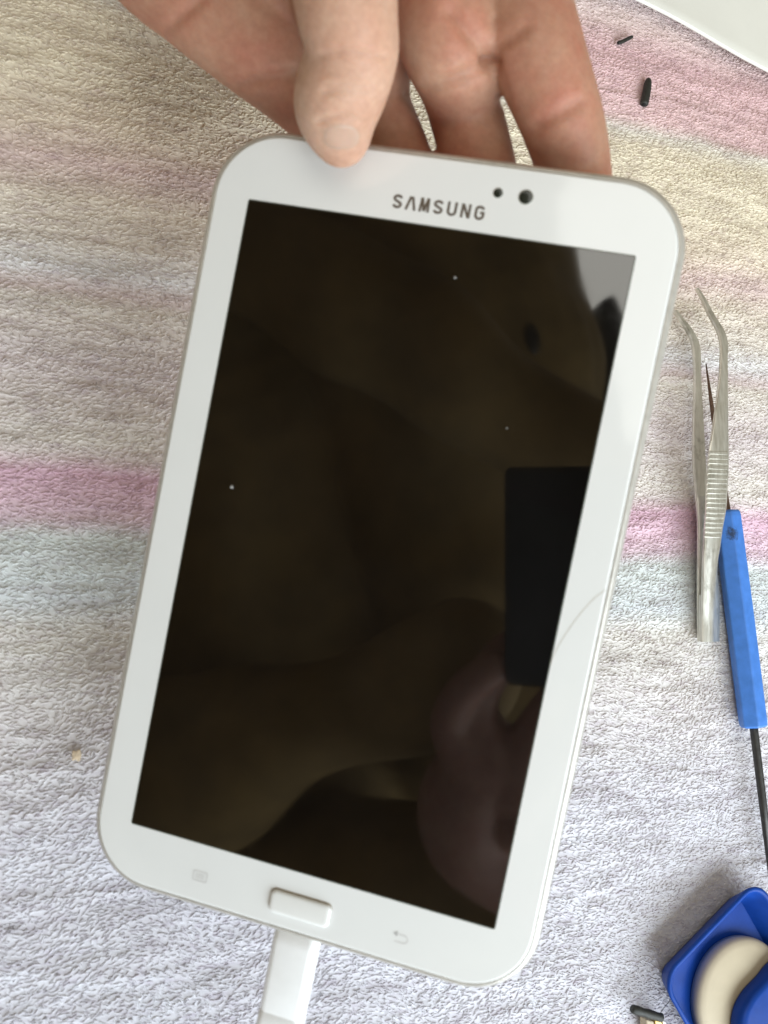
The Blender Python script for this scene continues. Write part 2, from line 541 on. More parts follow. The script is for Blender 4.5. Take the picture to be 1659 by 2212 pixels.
# ------------------------------------------------------------------ tablet
tab = empty('tablet', 'white tablet with a dark screen, gripped at its top edge by the hand', 'tablet', TAB_M)
HW, HH, CR, CY = 55.6, 93.2, 16.5, 0.6      # half width, half height, corner radius, centre y


def oloop(inset, z):
    return rrect(HW - inset, HH - inset, CR - inset, z, 0, CY, 16)


loft('back_shell', [oloop(i, z) for i, z in ((0.75, -2.2), (0.55, -3.2), (0.7, -4.6), (1.5, -6.4), (3.2, -8.4), (6.0, -9.6), (9.5, -9.9))], M_shell, tab)
loft('rim', [oloop(i, z) for i, z in ((1.75, -0.75), (1.55, -0.35), (1.2, -0.30), (0.75, -0.55), (0.25, -1.15), (0.0, -1.75), (0.15, -2.1), (0.70, -2.3), (2.0, -2.3))],
     M_rim, tab, cap0=False, cap1=False)
loft('front_panel', [oloop(i, z) for i, z in ((1.65, -0.9), (1.65, -0.22), (1.75, -0.08), (1.95, -0.01), (2.2, 0.0))], M_white, tab, cap0=False)
SX, SY = 45.15, 76.6
d = 0.06
loft('display', [rrect(SX, SY, 0.35, z, 0, 0, 4) for z in (-0.3, d)], M_disp, tab, smooth=False)
# thin dark border of the display area, one step below it
loft('display_border', [rrect(SX + 0.28, SY + 0.28, 0.5, z, 0, 0, 4) for z in (-0.3, 0.03)], simple('display_edge', (0.10, 0.105, 0.085), 0.2, var=0.1), tab, smooth=False)


def dome_disc(name, cx, cy, r, mat, ring_mat=None, parent=tab, z=0.0):
    o = loft(name, [circle(r, z - 0.2, cx, cy), circle(r, z + 0.05, cx, cy), circle(r * 0.9, z + 0.09, cx, cy), circle(r * 0.4, z + 0.11, cx, cy)], mat, parent)
    if ring_mat:
        loft('lens_ring', [circle(r * 1.0, 0.05, cx, cy), circle(r * 1.13, 0.045, cx, cy), circle(r * 1.13, -0.2, cx, cy)], ring_mat, o, cap0=False, cap1=False)
    return o


M_lring = simple('lens_ring', (0.34, 0.33, 0.28), 0.4, var=0.1)
dome_disc('front_camera', *T(1136, 426)[:2], 1.5, M_lens, M_lring)
dome_disc('light_sensor', *T(1076, 417)[:2], 1.02, M_lens, M_lring)


def stroke(name, pts, w, mat, parent, z=0.03, closed=False):
    """flat printed line with mitred corners"""
    pts = np.asarray(pts, float); n = len(pts); L_, R_ = [], []
    for i in range(n):
        a_ = pts[i] - pts[i - 1] if (i > 0 or closed) else pts[1] - pts[0]
        b_ = pts[(i + 1) % n] - pts[i] if (i < n - 1 or closed) else pts[i] - pts[i - 1]
        a_ = a_ / np.linalg.norm(a_); b_ = b_ / np.linalg.norm(b_)
        na = np.array([-a_[1], a_[0]]); nb = np.array([-b_[1], b_[0]]); m_ = na + nb; m_ /= np.linalg.norm(m_) + 1e-9
        k_ = min(1 / max(m_ @ na, 0.3), 2.2)
        L_.append(pts[i] + m_ * k_ * w / 2); R_.append(pts[i] - m_ * k_ * w / 2)
    V = [(*p, z) for p in L_] + [(*p, z) for p in R_]
    Fc = [(i, (i + 1) % n, n + (i + 1) % n, n + i) for i in range(n if closed else n - 1)]
    return mk(name, V, Fc, mat, parent, smooth=False)


def arc_(cx, cy, rx, ry, a0, a1, n=9):
    return [(cx + rx * math.cos(math.radians(a)), cy + ry * math.sin(math.radians(a))) for a in np.linspace(a0, a1, n)]


# capitals on a 1 wide x 1.4 high cell (centre lines of the strokes)
GLYPH = {
    'S': [arc_(0.5, 1.0, 0.36, 0.26, 10, 250) + arc_(0.5, 0.40, 0.36, 0.27, 60, -170)[1:]],
    'V': [[(0.06, 0.0), (0.42, 1.36)], [(0.94, 0.0), (0.58, 1.36)]],
    'M': [[(0.10, 0.0), (0.17, 1.4)], [(0.20, 1.4), (0.5, 0.1)], [(0.5, 0.1), (0.80, 1.4)], [(0.90, 0.0), (0.83, 1.4)]],
    'U': [[(0.14, 1.4), (0.14, 0.5)] + arc_(0.5, 0.46, 0.36, 0.33, 180, 360, 11) + [(0.86, 0.5), (0.86, 1.4)]],
    'N': [[(0.15, 0.0), (0.15, 1.4)], [(0.20, 1.34), (0.80, 0.06)], [(0.85, 0.0), (0.85, 1.4)]],
    'G': [arc_(0.5, 0.98, 0.36, 0.30, 15, 180, 9) + arc_(0.5, 0.42, 0.36, 0.30, 180, 350, 9) + [(0.86, 0.72), (0.55, 0.72)]],
}
p0 = T(846, 447) ; p1 = T(1048, 478)
p0 = T(848, 431); p1 = T(1048, 462)
lw, lh = 2.35, 3.2 / 1.4
mid_y = (p0[1] + p1[1]) / 2 - 0.1
for k, ch_ in enumerate('SVMSUNG'):
    x0 = p0[0] + 0.1 + k * (p1[0] - p0[0] - 0.2 - lw) / 6
    V_, F_ = [], []
    for gi, line in enumerate(GLYPH[ch_]):
        o = stroke('stroke_tmp', [(x0 + gx * lw, mid_y - 0.7 * lh + gy * lh) for gx, gy in line], 0.60, M_print, None, z=0.035 + 0.006 * gi)
        b0 = len(V_); V_ += [tuple(v.co / MM) for v in o.data.vertices]; F_ += [tuple(b0 + i for i in p.vertices) for p in o.data.polygons]
        bpy.data.objects.remove(o)
    mk('letter', V_, F_, M_print, tab, smooth=False)

# home key, with the shadow along its top edge painted brown by slot
hk = T(648, 1962); kx, ky = hk[0], hk[1] + 0.1
shade_plate = loft('painted_key_shadow', [rrect(7.62, 2.85, 1.45, z, kx - 0.02, ky + 0.34, 8) for z in (-0.3, 0.02)], M_keyshade, tab, smooth=False)
loft('home_key', [rrect(7.5 - i, 2.75 - i, 1.4 - i * 0.6, z, kx, ky, 8) for i, z in ((0, -0.3), (0, 0.35), (0.12, 0.58), (0.4, 0.72), (1.0, 0.78))], M_key, tab)


mc = T(432, 1893)
box = rrect(1.75, 1.15, 0.35, 0, mc[0], mc[1], 3)[:, :2]
mi = stroke('menu_icon', box, 0.35, M_icon, tab, closed=True)
for k in (-0.45, 0.0, 0.45):
    stroke('menu_line', [(mc[0] - 1.1, mc[1] + k), (mc[0] + 1.1, mc[1] + k)], 0.22, M_icon, mi, z=0.035)
bc = T(866, 2027)
a = np.linspace(math.radians(90), math.radians(-90), 10)
arc = [(bc[0] - 1.5, bc[1] + 0.8), (bc[0] - 0.4, bc[1] + 0.8), (bc[0] + 0.6, bc[1] + 0.8)] + [(bc[0] + 0.7 + 0.9 * math.cos(q), bc[1] - 0.1 + 0.9 * math.sin(q)) for q in a] + [(bc[0] - 1.4, bc[1] - 1.0)]
bi = stroke('back_icon', arc, 0.3, M_icon, tab)
mk('arrow_head', [(bc[0] - 2.1, bc[1] + 0.8, 0.035), (bc[0] - 1.0, bc[1] + 1.5, 0.035), (bc[0] - 1.0, bc[1] + 0.1, 0.035)], [(0, 1, 2)], simple('icon_grey', (0.5, 0.49, 0.48), 0.4), bi, smooth=False)

# hairline scratch across the right border
sc = np.array([T(x, y)[:2] for x, y in ((1309, 1274), (1290, 1287), (1265, 1312), (1238, 1346), (1212, 1385), (1195, 1418), (1188, 1440))])
stroke('scratch', catmull(sc, 6), 0.13, simple('scratch_grey', (0.50, 0.45, 0.37), 0.5), tab)

# three dust flecks lying on the screen
for (x, y), s, wd_ in (((983, 600), 0.30, 'small pale dust fleck on the dark screen below the lettering'), ((501, 1052), 0.42, 'largest pale dust fleck on the dark screen'), ((1095, 925), 0.18, 'faintest dust fleck on the dark screen, just above the mirrored phone')):
    p = T(x, y)
    bm = bmesh.new(); bmesh.ops.create_icosphere(bm, subdivisions=2, radius=s)
    for v in bm.verts:
        v.co += Vector((random.gauss(0, s * 0.15), random.gauss(0, s * 0.15), 0)); v.co.z *= 0.5
        v.co += Vector((p[0], p[1], d + s * 0.4))
    o = from_bm('dust_fleck', bm, M_dust, mw=TAB_M)
    tag(o, wd_, 'dust', 'dust flecks on the screen')

# ------------------------------------------------------------------ USB plug and cable
cab = empty('charging_cable', 'white micro plug and cable pushed into the lower edge of the tablet', 'cable', TAB_M)
px0 = 0.0
zc = -5.2


def yloop(hw, hz, r, y, cx=px0):
    q = rrect(hw, hz, r, 0, cx, zc, 6)
    return np.stack([q[:, 0], np.full(len(q), y), q[:, 1]], 1)


loft('plug_body', [yloop(*v) for v in ((4.9, 3.2, 1.6, -92.3), (5.45, 3.7, 1.8, -92.8), (5.5, 3.8, 1.8, -96), (5.45, 3.75, 1.8, -104), (5.4, 3.7, 1.8, -112.6), (5.3, 3.6, 1.8, -112.9), (5.3, 3.6, 1.8, -113.1), (5.5, 3.75, 1.8, -113.4), (5.5, 3.75, 1.8, -119.4), (5.1, 3.4, 1.8, -120.0))], M_cable, cab)
loft('strain_relief', [yloop(*v) for v in ((3.6, 3.0, 2.0, -119.9), (3.3, 2.9, 2.2, -123), (2.6, 2.5, 2.2, -130))], M_cable, cab)
loft('plug_tip', [yloop(*v) for v in ((3.4, 0.9, 0.5, -86.0), (3.4, 0.9, 0.5, -92.6))], M_steel, cab)
w2l = lambda w: RT.T @ (np.asarray(w) - TT)
e0 = np.array([px0, -129, zc]); wv = RT @ e0 + TT
path = catmull([e0, e0 + [0, -14, 0], w2l([wv[0] - 6, wv[1] - 45, 14]), w2l([wv[0] - 3, wv[1] - 80, 2.2]), w2l([wv[0] + 20, wv[1] - 130, 2.2]), w2l([wv[0] + 28, wv[1] - 180, 2.2])], 10)
tube('cord', path, 1.9, M_cable, cab, 14)

# ------------------------------------------------------------------ hand holding the tablet (right hand, palm towards the camera)
def ch(*pts):
    return [(*T(x, y, z), r) for x, y, z, r in pts]


hand_chains = [
    # thumb
    ch((745, -420, 8, 17), (735, -230, 21, 14), (740, -80, 25, 11.6), (750, 30, 24, 10.6), (763, 112, 19.5, 9.7), (739, 185, 15, 10.2), (727, 238, 11, 9.3), (736, 292, 7.4, 6.9), (738, 308, 6.3, 5.5)),
    # index finger
    ch((330, -330, -6, 24), (345, -130, -7, 17.5), (430, -20, -8, 14.5), (545, 92, -12, 12.6), (630, 175, -18, 10.8), (700, 250, -20, 9.5), (765, 345, -19.5, 8.8), (800, 420, -18.6, 7.6)),
    # middle finger
    ch((640, -260, -10, 20), (725, -40, -9, 13), (790, 110, -15, 11), (808, 225, -20.5, 9.5), (849, 330, -20.5, 9.2), (885, 440, -19.8, 9.0), (905, 520, -18.4, 7.6)),
    # ring finger
    ch((900, -260, -12, 20), (945, -50, -8, 14), (972, 82, -6.5, 12.4), (995, 178, -14, 10.2), (1004, 240, -20.5, 9.2), (1031, 340, -20.8, 9.1), (1055, 450, -19.6, 8.8), (1070, 530, -18.2, 7.4)),
    # little finger
    ch((1040, -330, -12, 20), (1095, -120, -9, 14), (1128, 0, -8.5, 11.6), (1160, 110, -8.5, 11.1), (1198, 215, -11, 10.2), (1221, 285, -15, 9.7), (1239, 365, -20.3, 9.0), (1246, 450, -20, 8.7), (1250, 510, -18.4, 7.2)),
    # palm
    ch((380, -480, -10, 26), (640, -430, -12, 25), (900, -430, -13, 25), (1020, -470, -13, 22)),
    ch((480, -180, -8, 19), (660, -150, -11, 17), (850, -140, -11, 17), (1040, -160, -11, 16)),
    ch((560, 10, -13, 13), (640, -40, -13, 14), (840, 0, -14, 12.5), (1050, 40, -14, 10.5), (1085, 100, -15, 8.0)),
    ch((660, -640, -10, 26), (650, -450, 2, 20)),
    # wrist and forearm
    ch((580, -640, -10, 24), (650, -900, -8, 22), (660, -1300, -4, 26), (660, -1800, 4, 32)),
    ch((860, -640, -12, 22), (820, -900, -9, 21), (820, -1300, -4, 25), (830, -1800, 4, 30)),
]
creases = [  # pixel polylines, depth mm, half width px
    ([(632, 160), (575, 172), (520, 186), (488, 204)], 1.1, 14),
    ([(975, 25), (1010, 70), (1040, 105), (1058, 135)], 1.3, 17),
    ([(1062, 132), (1010, 158), (950, 182), (890, 198)], 1.2, 18),
    ([(1056, 118), (1095, 88), (1135, 58)], 0.5, 14),
    ([(1128, 292), (1180, 262), (1245, 225)], 0.8, 16),
    ([(330, 92), (380, 45), (430, 0)], 0.8, 15),
    ([(1060, 132), (1078, 175), (1085, 215)], 1.5, 12),
    ([(688, 262), (735, 254), (788, 264)], 0.5, 8),
    ([(700, 200), (745, 196), (800, 206)], 0.42, 7),
    ([(705, 184), (750, 182), (800, 190)], 0.36, 6),
    ([(690, 120), (750, 112), (830, 124)], 0.4, 8),
]


def hand_deform(co, no):
    px = proj_local(co)
    view = nz(RT.T @ (CAM - TT))
    facing = np.clip((no @ view) * 2.0, 0, 1)
    off = np.zeros(len(co))
    for pl, dep, wd in creases:
        pl = catmull(pl, 8)
        dmin = np.full(len(co), 1e9)
        for i in range(len(pl) - 1):
            a_, b_ = pl[i], pl[i + 1]; ab = b_ - a_
            t_ = np.clip(((px - a_) @ ab) / (ab @ ab), 0, 1)
            dmin = np.minimum(dmin, np.linalg.norm(px - a_ - t_[:, None] * ab, axis=1))
        off -= dep * np.exp(-(dmin / wd) ** 2) - 0.07 * dep * np.exp(-((dmin - 2.2 * wd) / (1.4 * wd)) ** 2)
    # gentle unevenness of flesh
    q = co / 9.0
    off += 0.32 * (np.sin(q[:, 0] * 1.7 + q[:, 1]) * np.cos(q[:, 1] * 1.3 - q[:, 2]))
    return co + no * (off * facing)[:, None]


V, Fc = sphere_chain(hand_chains)
hand_root = empty('person', 'bare hand gripping the top of the tablet, thumb in front and fingers behind', 'hand', TAB_M)
hand = remeshed('hand', V, Fc, M_skin, 0.85, 9, hand_root, deform=hand_deform)
tc_ = catmull(np.array(hand_chains[0]), 6); hv = np.empty(len(hand.data.vertices) * 3); hand.data.vertices.foreach_get('co', hv)
hv = hv.reshape(-1, 3) / MM; dth = np.full(len(hv), 1e9)
for q in tc_: dth = np.minimum(dth, np.linalg.norm(hv - q[:3], axis=1) - q[3])
dot_ = np.full(len(hv), 1e9)
for cc in hand_chains[1:5]:
    for q in catmull(np.array(cc), 5): dot_ = np.minimum(dot_, np.linalg.norm(hv - q[:3], axis=1) - q[3])
at_ = hand.data.attributes.new('tint', 'FLOAT', 'POINT')
at_.data.foreach_set('value', np.clip((dot_ - dth) / 3.0 + 0.2, 0, 1).astype(np.float32))
# thumb nail, lying on the skin: find the skin by casting rays at the mesh
bvh_v = np.empty(len(hand.data.vertices) * 3); hand.data.vertices.foreach_get('co', bvh_v); bvh_v = bvh_v.reshape(-1, 3) / MM
bvh = BVHTree.FromPolygons([tuple(v) for v in bvh_v], [tuple(p.vertices) for p in hand.data.polygons])
cl = RT.T @ (CAM - TT)
NU, NV = 15, 13; nv = []; ok = True
for j in range(NV):
    for i in range(NU):
        u_ = -1 + 2 * i / (NU - 1); v_ = -1 + 2 * j / (NV - 1)
        du_ = u_ * math.sqrt(1 - 0.5 * v_ * v_); dv_ = v_ * math.sqrt(1 - 0.5 * u_ * u_)
        x = 737 + du_ * 44; y = 296 + dv_ * 30
        dirv = nz(RT.T @ (R @ ray(x, y)))
        hit, nrm, _, _ = bvh.ray_cast(Vector(cl), Vector(dirv))
        if hit is None: ok = False; break
        edge = max(abs(u_), abs(v_)) ** 6
        nv.append(np.array(hit) + np.array(nrm) * (0.16 - 0.30 * edge))
    if not ok: break
if ok:
    Fn = [(j * NU + i, j * NU + i + 1, (j + 1) * NU + i + 1, (j + 1) * NU + i) for j in range(NV - 1) for i in range(NU - 1)]
    nail = mk('nail', nv, Fn, simple('nail', (0.50, 0.32, 0.235), 0.4, var=0.05, scale=0.3, Subsurface_Weight=0.3, Subsurface_Scale=0.003), hand_root)
    nail.modifiers.new('s', 'SMOOTH').iterations = 3
# jacket sleeve round the forearm, out of the picture
M_jacket = None


def jacket_material():
    t = NT('brown_jacket')
    n = t.noise(0.02, 5, 0.6); r = t.ramp(n.outputs[0], [(0.3, (0.17, 0.108, 0.035)), (0.7, (0.29, 0.185, 0.062))])
    t.l(r.outputs[0], t.b.inputs['Base Color']); t.set(Roughness=0.85)
    n2 = t.noise(0.6, 3); t.bump(n2.outputs[0], 0.5, 0.5)
    return t.m


M_jacket = jacket_material()
c0 = T(745, -1050, -6); c1 = T(745, -1900, 4)
axis = nz(c1 - c0); s_ = nz(np.cross(axis, [0, 0, 1])); n_ = np.cross(s_, axis); loops = []
for k, tt in enumerate(np.linspace(0, 1, 22)):
    an = np.linspace(0, 2 * math.pi, 40, endpoint=False); c = c0 + (c1 - c0) * tt
    rr = 1 + 0.03 * np.sin(3 * an + 9 * tt) + 0.04 * math.sin(21 * tt)
    loops.append(c + np.outer(np.cos(an) * rr * (44 + 12 * tt), s_) + np.outer(np.sin(an) * rr * (36 + 12 * tt), n_))
loft('sleeve', loops, M_jacket, hand_root, cap0=False, cap1=False)

# ------------------------------------------------------------------ tweezers
twz = empty('tweezers', 'steel tweezers with bent tips and a ribbed grip lying on the towel', 'tweezers', loc=W(1530, 1000, 0))
TW0 = W(1530, 1000, 0)


def band(name, rows, thick, mat, parent, origin):
    """rows: (left px, right px, y px, height) -> a flat metal strip"""
    dense = catmull(rows, 6); loops = []
    for xl, xr, y, h in dense:
        a_ = W(xl, y, h) - origin; b_ = W(xr, y, h) - origin
        m_ = (a_ + b_) / 2; sd = (b_ - a_) / 2
        top = np.array([0, 0, thick / 2]); k = 0.86
        loops.append(np.array([m_ - sd - top * 0.35, m_ - sd * k - top, m_ + sd * k - top, m_ + sd - top * 0.35, m_ + sd + top * 0.35, m_ + sd * k + top, m_ - sd * k + top, m_ - sd + top * 0.35]))
    o = loft(name, loops, mat, parent)
    o.modifiers.new('es', 'EDGE_SPLIT').split_angle = math.radians(50)
    return o


band('arm', [(1456, 1460, 671, 3.5), (1467, 1475, 690, 4.2), (1481, 1493, 712, 5), (1493, 1507, 738, 5.4), (1497, 1512, 765, 5.7), (1499, 1513, 825, 6.2), (1497, 1518, 906, 6.4), (1496, 1521, 960, 6.2),
             (1497, 1524, 1014, 5.8), (1502, 1530, 1070, 5.0), (1506, 1540, 1130, 4.2), (1506, 1547, 1221, 3.2), (1506, 1553, 1300, 2.4), (1507, 1553, 1386, 2.0)], 1.6, M_steel, twz, TW0)
arm2 = [(1503, 1507, 623, 7.5), (1516, 1523, 648, 8.6), (1531, 1542, 682, 10), (1549, 1563, 716, 11.3), (1555, 1571, 745, 12), (1555.5, 1570, 775, 12.6), (1552, 1571, 825, 13.4), (1541, 1572, 906, 14), (1533, 1573, 960, 13.8),
        (1527.5, 1573, 1014, 13.2), (1525, 1570, 1068, 12.4), (1524, 1567, 1105, 11.7), (1521, 1560, 1144, 10.6), (1519, 1555, 1182, 9.6), (1517, 1549, 1221, 8.6), (1515, 1545, 1298, 6.4), (1514, 1545, 1340, 5.2), (1514, 1545, 1387, 4.6)]
band('arm', arm2, 1.5, M_steel, twz, TW0)
band('joint', [(1511, 1549, 1285, 4.2), (1510, 1550, 1330, 3.5), (1510, 1550, 1385, 3.2)], 1.9, M_steel, twz, TW0)
A2 = np.array(arm2)
for y in np.arange(978, 1166, 10.6):
    y += random.uniform(-0.8, 0.8)
    xl = np.interp(y, A2[:, 2], A2[:, 0]) + 1.5; xr = np.interp(y, A2[:, 2], A2[:, 1]) - 1.5; h = np.interp(y, A2[:, 2], A2[:, 3]) + 0.75
    q = []
    for yy, hh in ((y - 4.6, -0.1), (y - 3.4, 0.28), (y + 1.6, 0.28), (y + 3.0, -0.1)):
        q += [W(xl, yy, h + hh) - TW0, W(xr, yy + 1.5, h + hh) - TW0]
    mk('grip_rib', q, [(0, 1, 3, 2), (2, 3, 5, 4), (4, 5, 7, 6), (0, 2, 4, 6), (1, 7, 5, 3), (0, 6, 7, 1)], M_steel, twz, smooth=False)

# ------------------------------------------------------------------ blue-handled double ended tool
SD0 = W(1600, 1340, 0)
sd = empty('screwdriver', 'double ended precision tool with a blue six sided handle under the tweezers', 'screwdriver', loc=SD0)
hA = W(1569, 1103, 4.9) - SD0; hB = W(1628, 1571, 4.9) - SD0
ax = nz(hB - hA); side = nz(np.cross(ax, [0, 0, 1])); upv = np.cross(side, ax); loops = []
for tt, k in ((0, 0.86), (0.012, 0.97), (0.03, 1.0), (0.5, 1.02), (0.97, 1.0), (0.99, 0.97), (1.0, 0.88)):
    an = np.radians(np.arange(6) * 60 + 8)
    loops.append(hA + (hB - hA) * tt + 5.1 * k * (np.outer(np.cos(an), side) + np.outer(np.sin(an), upv)))
hd = loft('handle', loops, M_hblue, sd, smooth=False); bevel(hd, 0.5, 3, 25)
hC = W(1668, 1900, 4.2) - SD0
tube('shank', [hB - ax * 3, hB + ax * 2, hB + (hC - hB) * 0.5, hC], [1.55, 1.5, 1.45, 1.2], M_dark, sd, 14)
hT = W(1525, 786, 2.3) - SD0
tube('shank', [hA + ax * 3, hA, hA + (hT - hA) * 0.3, hA + (hT - hA) * 0.7, hT], [1.7, 1.6, 1.3, 0.8, 0.25], M_rust, sd, 12)
# ------------------------------------------------------------------ blue tray with its cream disc and blue lever
TR0 = W(1446, 2118, 8.6)
e1 = W(1640, 1915, 8.6) - TR0; e1[2] = 0; L1 = np.linalg.norm(e1); e1 = nz(e1); e2 = np.array([e1[1], -e1[0], 0])
ang = math.atan2(e1[1], e1[0])
trm = Matrix.Rotation(ang, 4, 'Z')
HX, HY = L1 / 2 + 2.2, 30.0
cen = TR0 + e1 * (HX - 3) + e2 * (HY - 3)
trm.translation = Vector((cen[0], cen[1], 0)) * MM
tray = empty('tray', 'deep blue plastic tray with a rounded corner standing on the towel', 'tray', trm)
loft('tray_wall', [rrect(HX - i, HY - i, 8 - i * 0.7, z, 0, 0, 10) for i, z in ((4.8, -0.6), (3.4, 2), (1.2, 6.4), (0.2, 8.2), (0.0, 8.9), (0.3, 9.4), (0.9, 9.5), (1.5, 9.2), (1.8, 8.4), (3.0, 6), (5.6, 0.2))], M_dblue, tray, cap1=False)
loft('tray_floor', [rrect(HX - 5.5, HY - 5.5, 4.1, z, 0, 0, 10) for z in (-0.5, 0.15)], M_dblue, tray, smooth=False)
dc = W(1612, 2162, 5); dl = np.array(trm.inverted() @ Vector(dc * MM)) / MM
prof = [(0.92, 0.2), (0.99, 0.6), (1.0, 3.2), (0.985, 4.2), (0.94, 5.0), (0.85, 5.5), (0.6, 5.8), (0.25, 5.9)]
disc = loft('cream_disc', [circle(20.5 * a_, z, 0, 0, 64) for a_, z in prof], M_cream, mw=trm @ Matrix.Translation(Vector((dl[0] * MM, dl[1] * MM, 0))))
tag(disc, 'round cream coloured cake lying inside the blue tray', 'disc')
# lever over the disc
lp = [W(x + 28, y + 10, 11) for x, y in ((1569, 2240), (1571, 2200), (1578, 2170), (1596, 2138), (1625, 2107), (1660, 2070), (1720, 2060), (1800, 2160), (1720, 2300), (1600, 2330))]
lo_ = W(1650, 2200, 5.95); pl = catmull(np.array(lp + [lp[0]]), 6)[:-1] - lo_
ctr = pl.mean(0); loops = []
for k, z in ((0.95, 0.05), (0.99, 0.6), (1.0, 2.0), (0.985, 4.6), (0.93, 5.6), (0.8, 6.0)):
    q = ctr + (pl - ctr) * k; q[:, 2] = z; loops.append(q)
lv = loft('blue_lid', loops, M_dblue); lv.location = Vector(lo_) * MM
tag(lv, 'smooth blue plastic lid resting on the cream disc in the tray', 'lid')

# ------------------------------------------------------------------ white sheet in the far corner
def build_sheet():
    a_ = W(1374, 0, 6); b_ = W(1659, 143, 6)
    along = nz(b_ - a_); along[2] = 0; along = nz(along); back = np.array([-along[1], along[0], 0])
    org = a_ - along * 70
    NUx, NVy = 60, 40; V = []; Fc = []
    for j in range(NVy + 1):
        for i in range(NUx + 1):
            u = 260 * i / NUx; v = 190 * j / NVy
            e = 0.9 * math.sin(u / 37.0) + 0.5 * math.sin(u / 13.0 + 1)
            p = org + along * u + back * (v + e * math.exp(-v / 20))
            z = 4.4 + 1.6 * math.exp(-v / 12) * (0.7 + 0.3 * math.sin(u / 31)) + 0.5 * math.sin(u / 60 + v / 45)
            V.append((p[0], p[1], z))
    for j in range(NVy):
        for i in range(NUx):
            k = j * (NUx + 1) + i; Fc.append((k, k + 1, k + NUx + 2, k + NUx + 1))
    o = mk('white_card', V, Fc, M_sheet)
    s = o.modifiers.new('solid', 'SOLIDIFY'); s.thickness = 1.6 * MM; s.offset = -1
    bevel(o, 0.4, 2)
    tag(o, 'stiff white card with a dark speck lying over the pink end of the towel', 'card')
    p = W(1472, 8, 5.0)
    bm = bmesh.new(); bmesh.ops.create_icosphere(bm, subdivisions=2, radius=0.7)
    for v in bm.verts:
        v.co.z *= 0.4; v.co.x *= 1.3; v.co += Vector((random.gauss(0, .08), random.gauss(0, .08), 0))
    s = from_bm('speck', bm, M_black); s.location = Vector((p[0], p[1], 5.0)) * MM
    tag(s, 'tiny dark crumb of grit lying on the white card', 'speck')


build_sheet()


# ------------------------------------------------------------------ two black rubber pins
def pin(a_px, b_px, r, taper, label):
    A_ = W(*a_px, r * 0.85); B_ = W(*b_px, r * 0.85); c = (A_ + B_) / 2; c[2] = 0
    root = empty('rubber_pin', label, 'pin', loc=c); root['group'] = 'black rubber pins on the pink stripe'
    A_ = A_ - c; B_ = B_ - c; L = B_ - A_
    ts = [0, 0.02, 0.06, 0.3, 0.6, 0.8, 0.9, 0.96, 0.99, 1.0]
    rs = [0.82, 0.96, 1.0, 1.0, 0.98, 0.96 * (1 if not taper else .93), 0.92 if not taper else .78, 0.88 if not taper else .6, 0.8 if not taper else .42, 0.7 if not taper else .2]
    pts = [A_ + L * t + nz(np.cross(L, [0, 0, 1])) * 0.12 * math.sin(5 * t) for t in ts]
    tube('pin_body', pts, np.array(rs) * r, M_black, root, 18)
    h = nz(L)
    tube('bore', [A_ - h * 0.03, A_ + h * 0.02], [r * 0.5, r * 0.5], simple('bore', (0.006, 0.006, 0.006), 0.9), root, 14)


pin((1391, 226), (1402, 170), 1.65, True, 'thick black rubber pin with a rounded end on the pink stripe')
pin((1335, 93), (1366, 80), 0.75, False, 'short thin black rod lying near the white card')

# ------------------------------------------------------------------ little brass piece with a dark pin, crumb, hair
BR0 = W(1405, 2205, 0)
br = empty('brass_contact', 'little brass contact crossed by a short dark pin beside the blue tray', 'contact', loc=BR0)
a_ = W(1364, 2179, 5.2) - BR0; b_ = W(1431, 2199, 5.2) - BR0
tube('dark_pin', [a_ + (b_ - a_) * t for t in (0, .04, .2, .4, .6, .8, .96, 1)], [0.9, 1.35, 1.5, 1.25, 1.5, 1.3, 1.4, 0.9], M_black, br, 14)
for x0, x1, mt in ((1390, 1406, M_cream), (1408, 1424, M_brass), (1425, 1432, M_steel)):
    q0 = W(x0, 2199, 2.0) - BR0; q1 = W(x1, 2203, 2.0) - BR0; dn = W(x0 + 4, 2262, 2.0) - W(x0, 2199, 2.0)
    qs = [q0, q1, q1 + dn, q0 + dn]
    V = [p - [0, 0, 2.2] for p in qs] + [p + [0, 0, 1.6] for p in qs]
    o = mk('contact_blade', V, [(3, 2, 1, 0), (4, 5, 6, 7), (0, 1, 5, 4), (1, 2, 6, 5), (2, 3, 7, 6), (3, 0, 4, 7)], mt, br, smooth=False); bevel(o, 0.4, 2)
hp = catmull([W(1448, 2160, 1.2), W(1440, 2170, 1.6), W(1432, 2180, 1.4), W(1424, 2192, 1.0)], 6)
o = tube('hair', hp - hp[0], 0.13, M_dark, n=6); o.location = Vector(hp[0]) * MM
tag(o, 'short dark hair on the towel between the tray and the brass contact', 'hair')
p = W(165, 1632, 0.4)
bm = bmesh.new(); bmesh.ops.create_icosphere(bm, subdivisions=3, radius=1.5)
for v in bm.verts:
    v.co *= 1 + 0.25 * math.sin(3 * v.co.x + 2) * math.cos(2.3 * v.co.y) + random.gauss(0, 0.03); v.co.z *= 0.12; v.co.x *= 0.85
o = from_bm('crumb', bm, M_crumb); o.location = Vector((p[0], p[1], 0.35)) * MM
tag(o, 'yellowish crumb on the lilac grey towel beside the tablet', 'crumb')

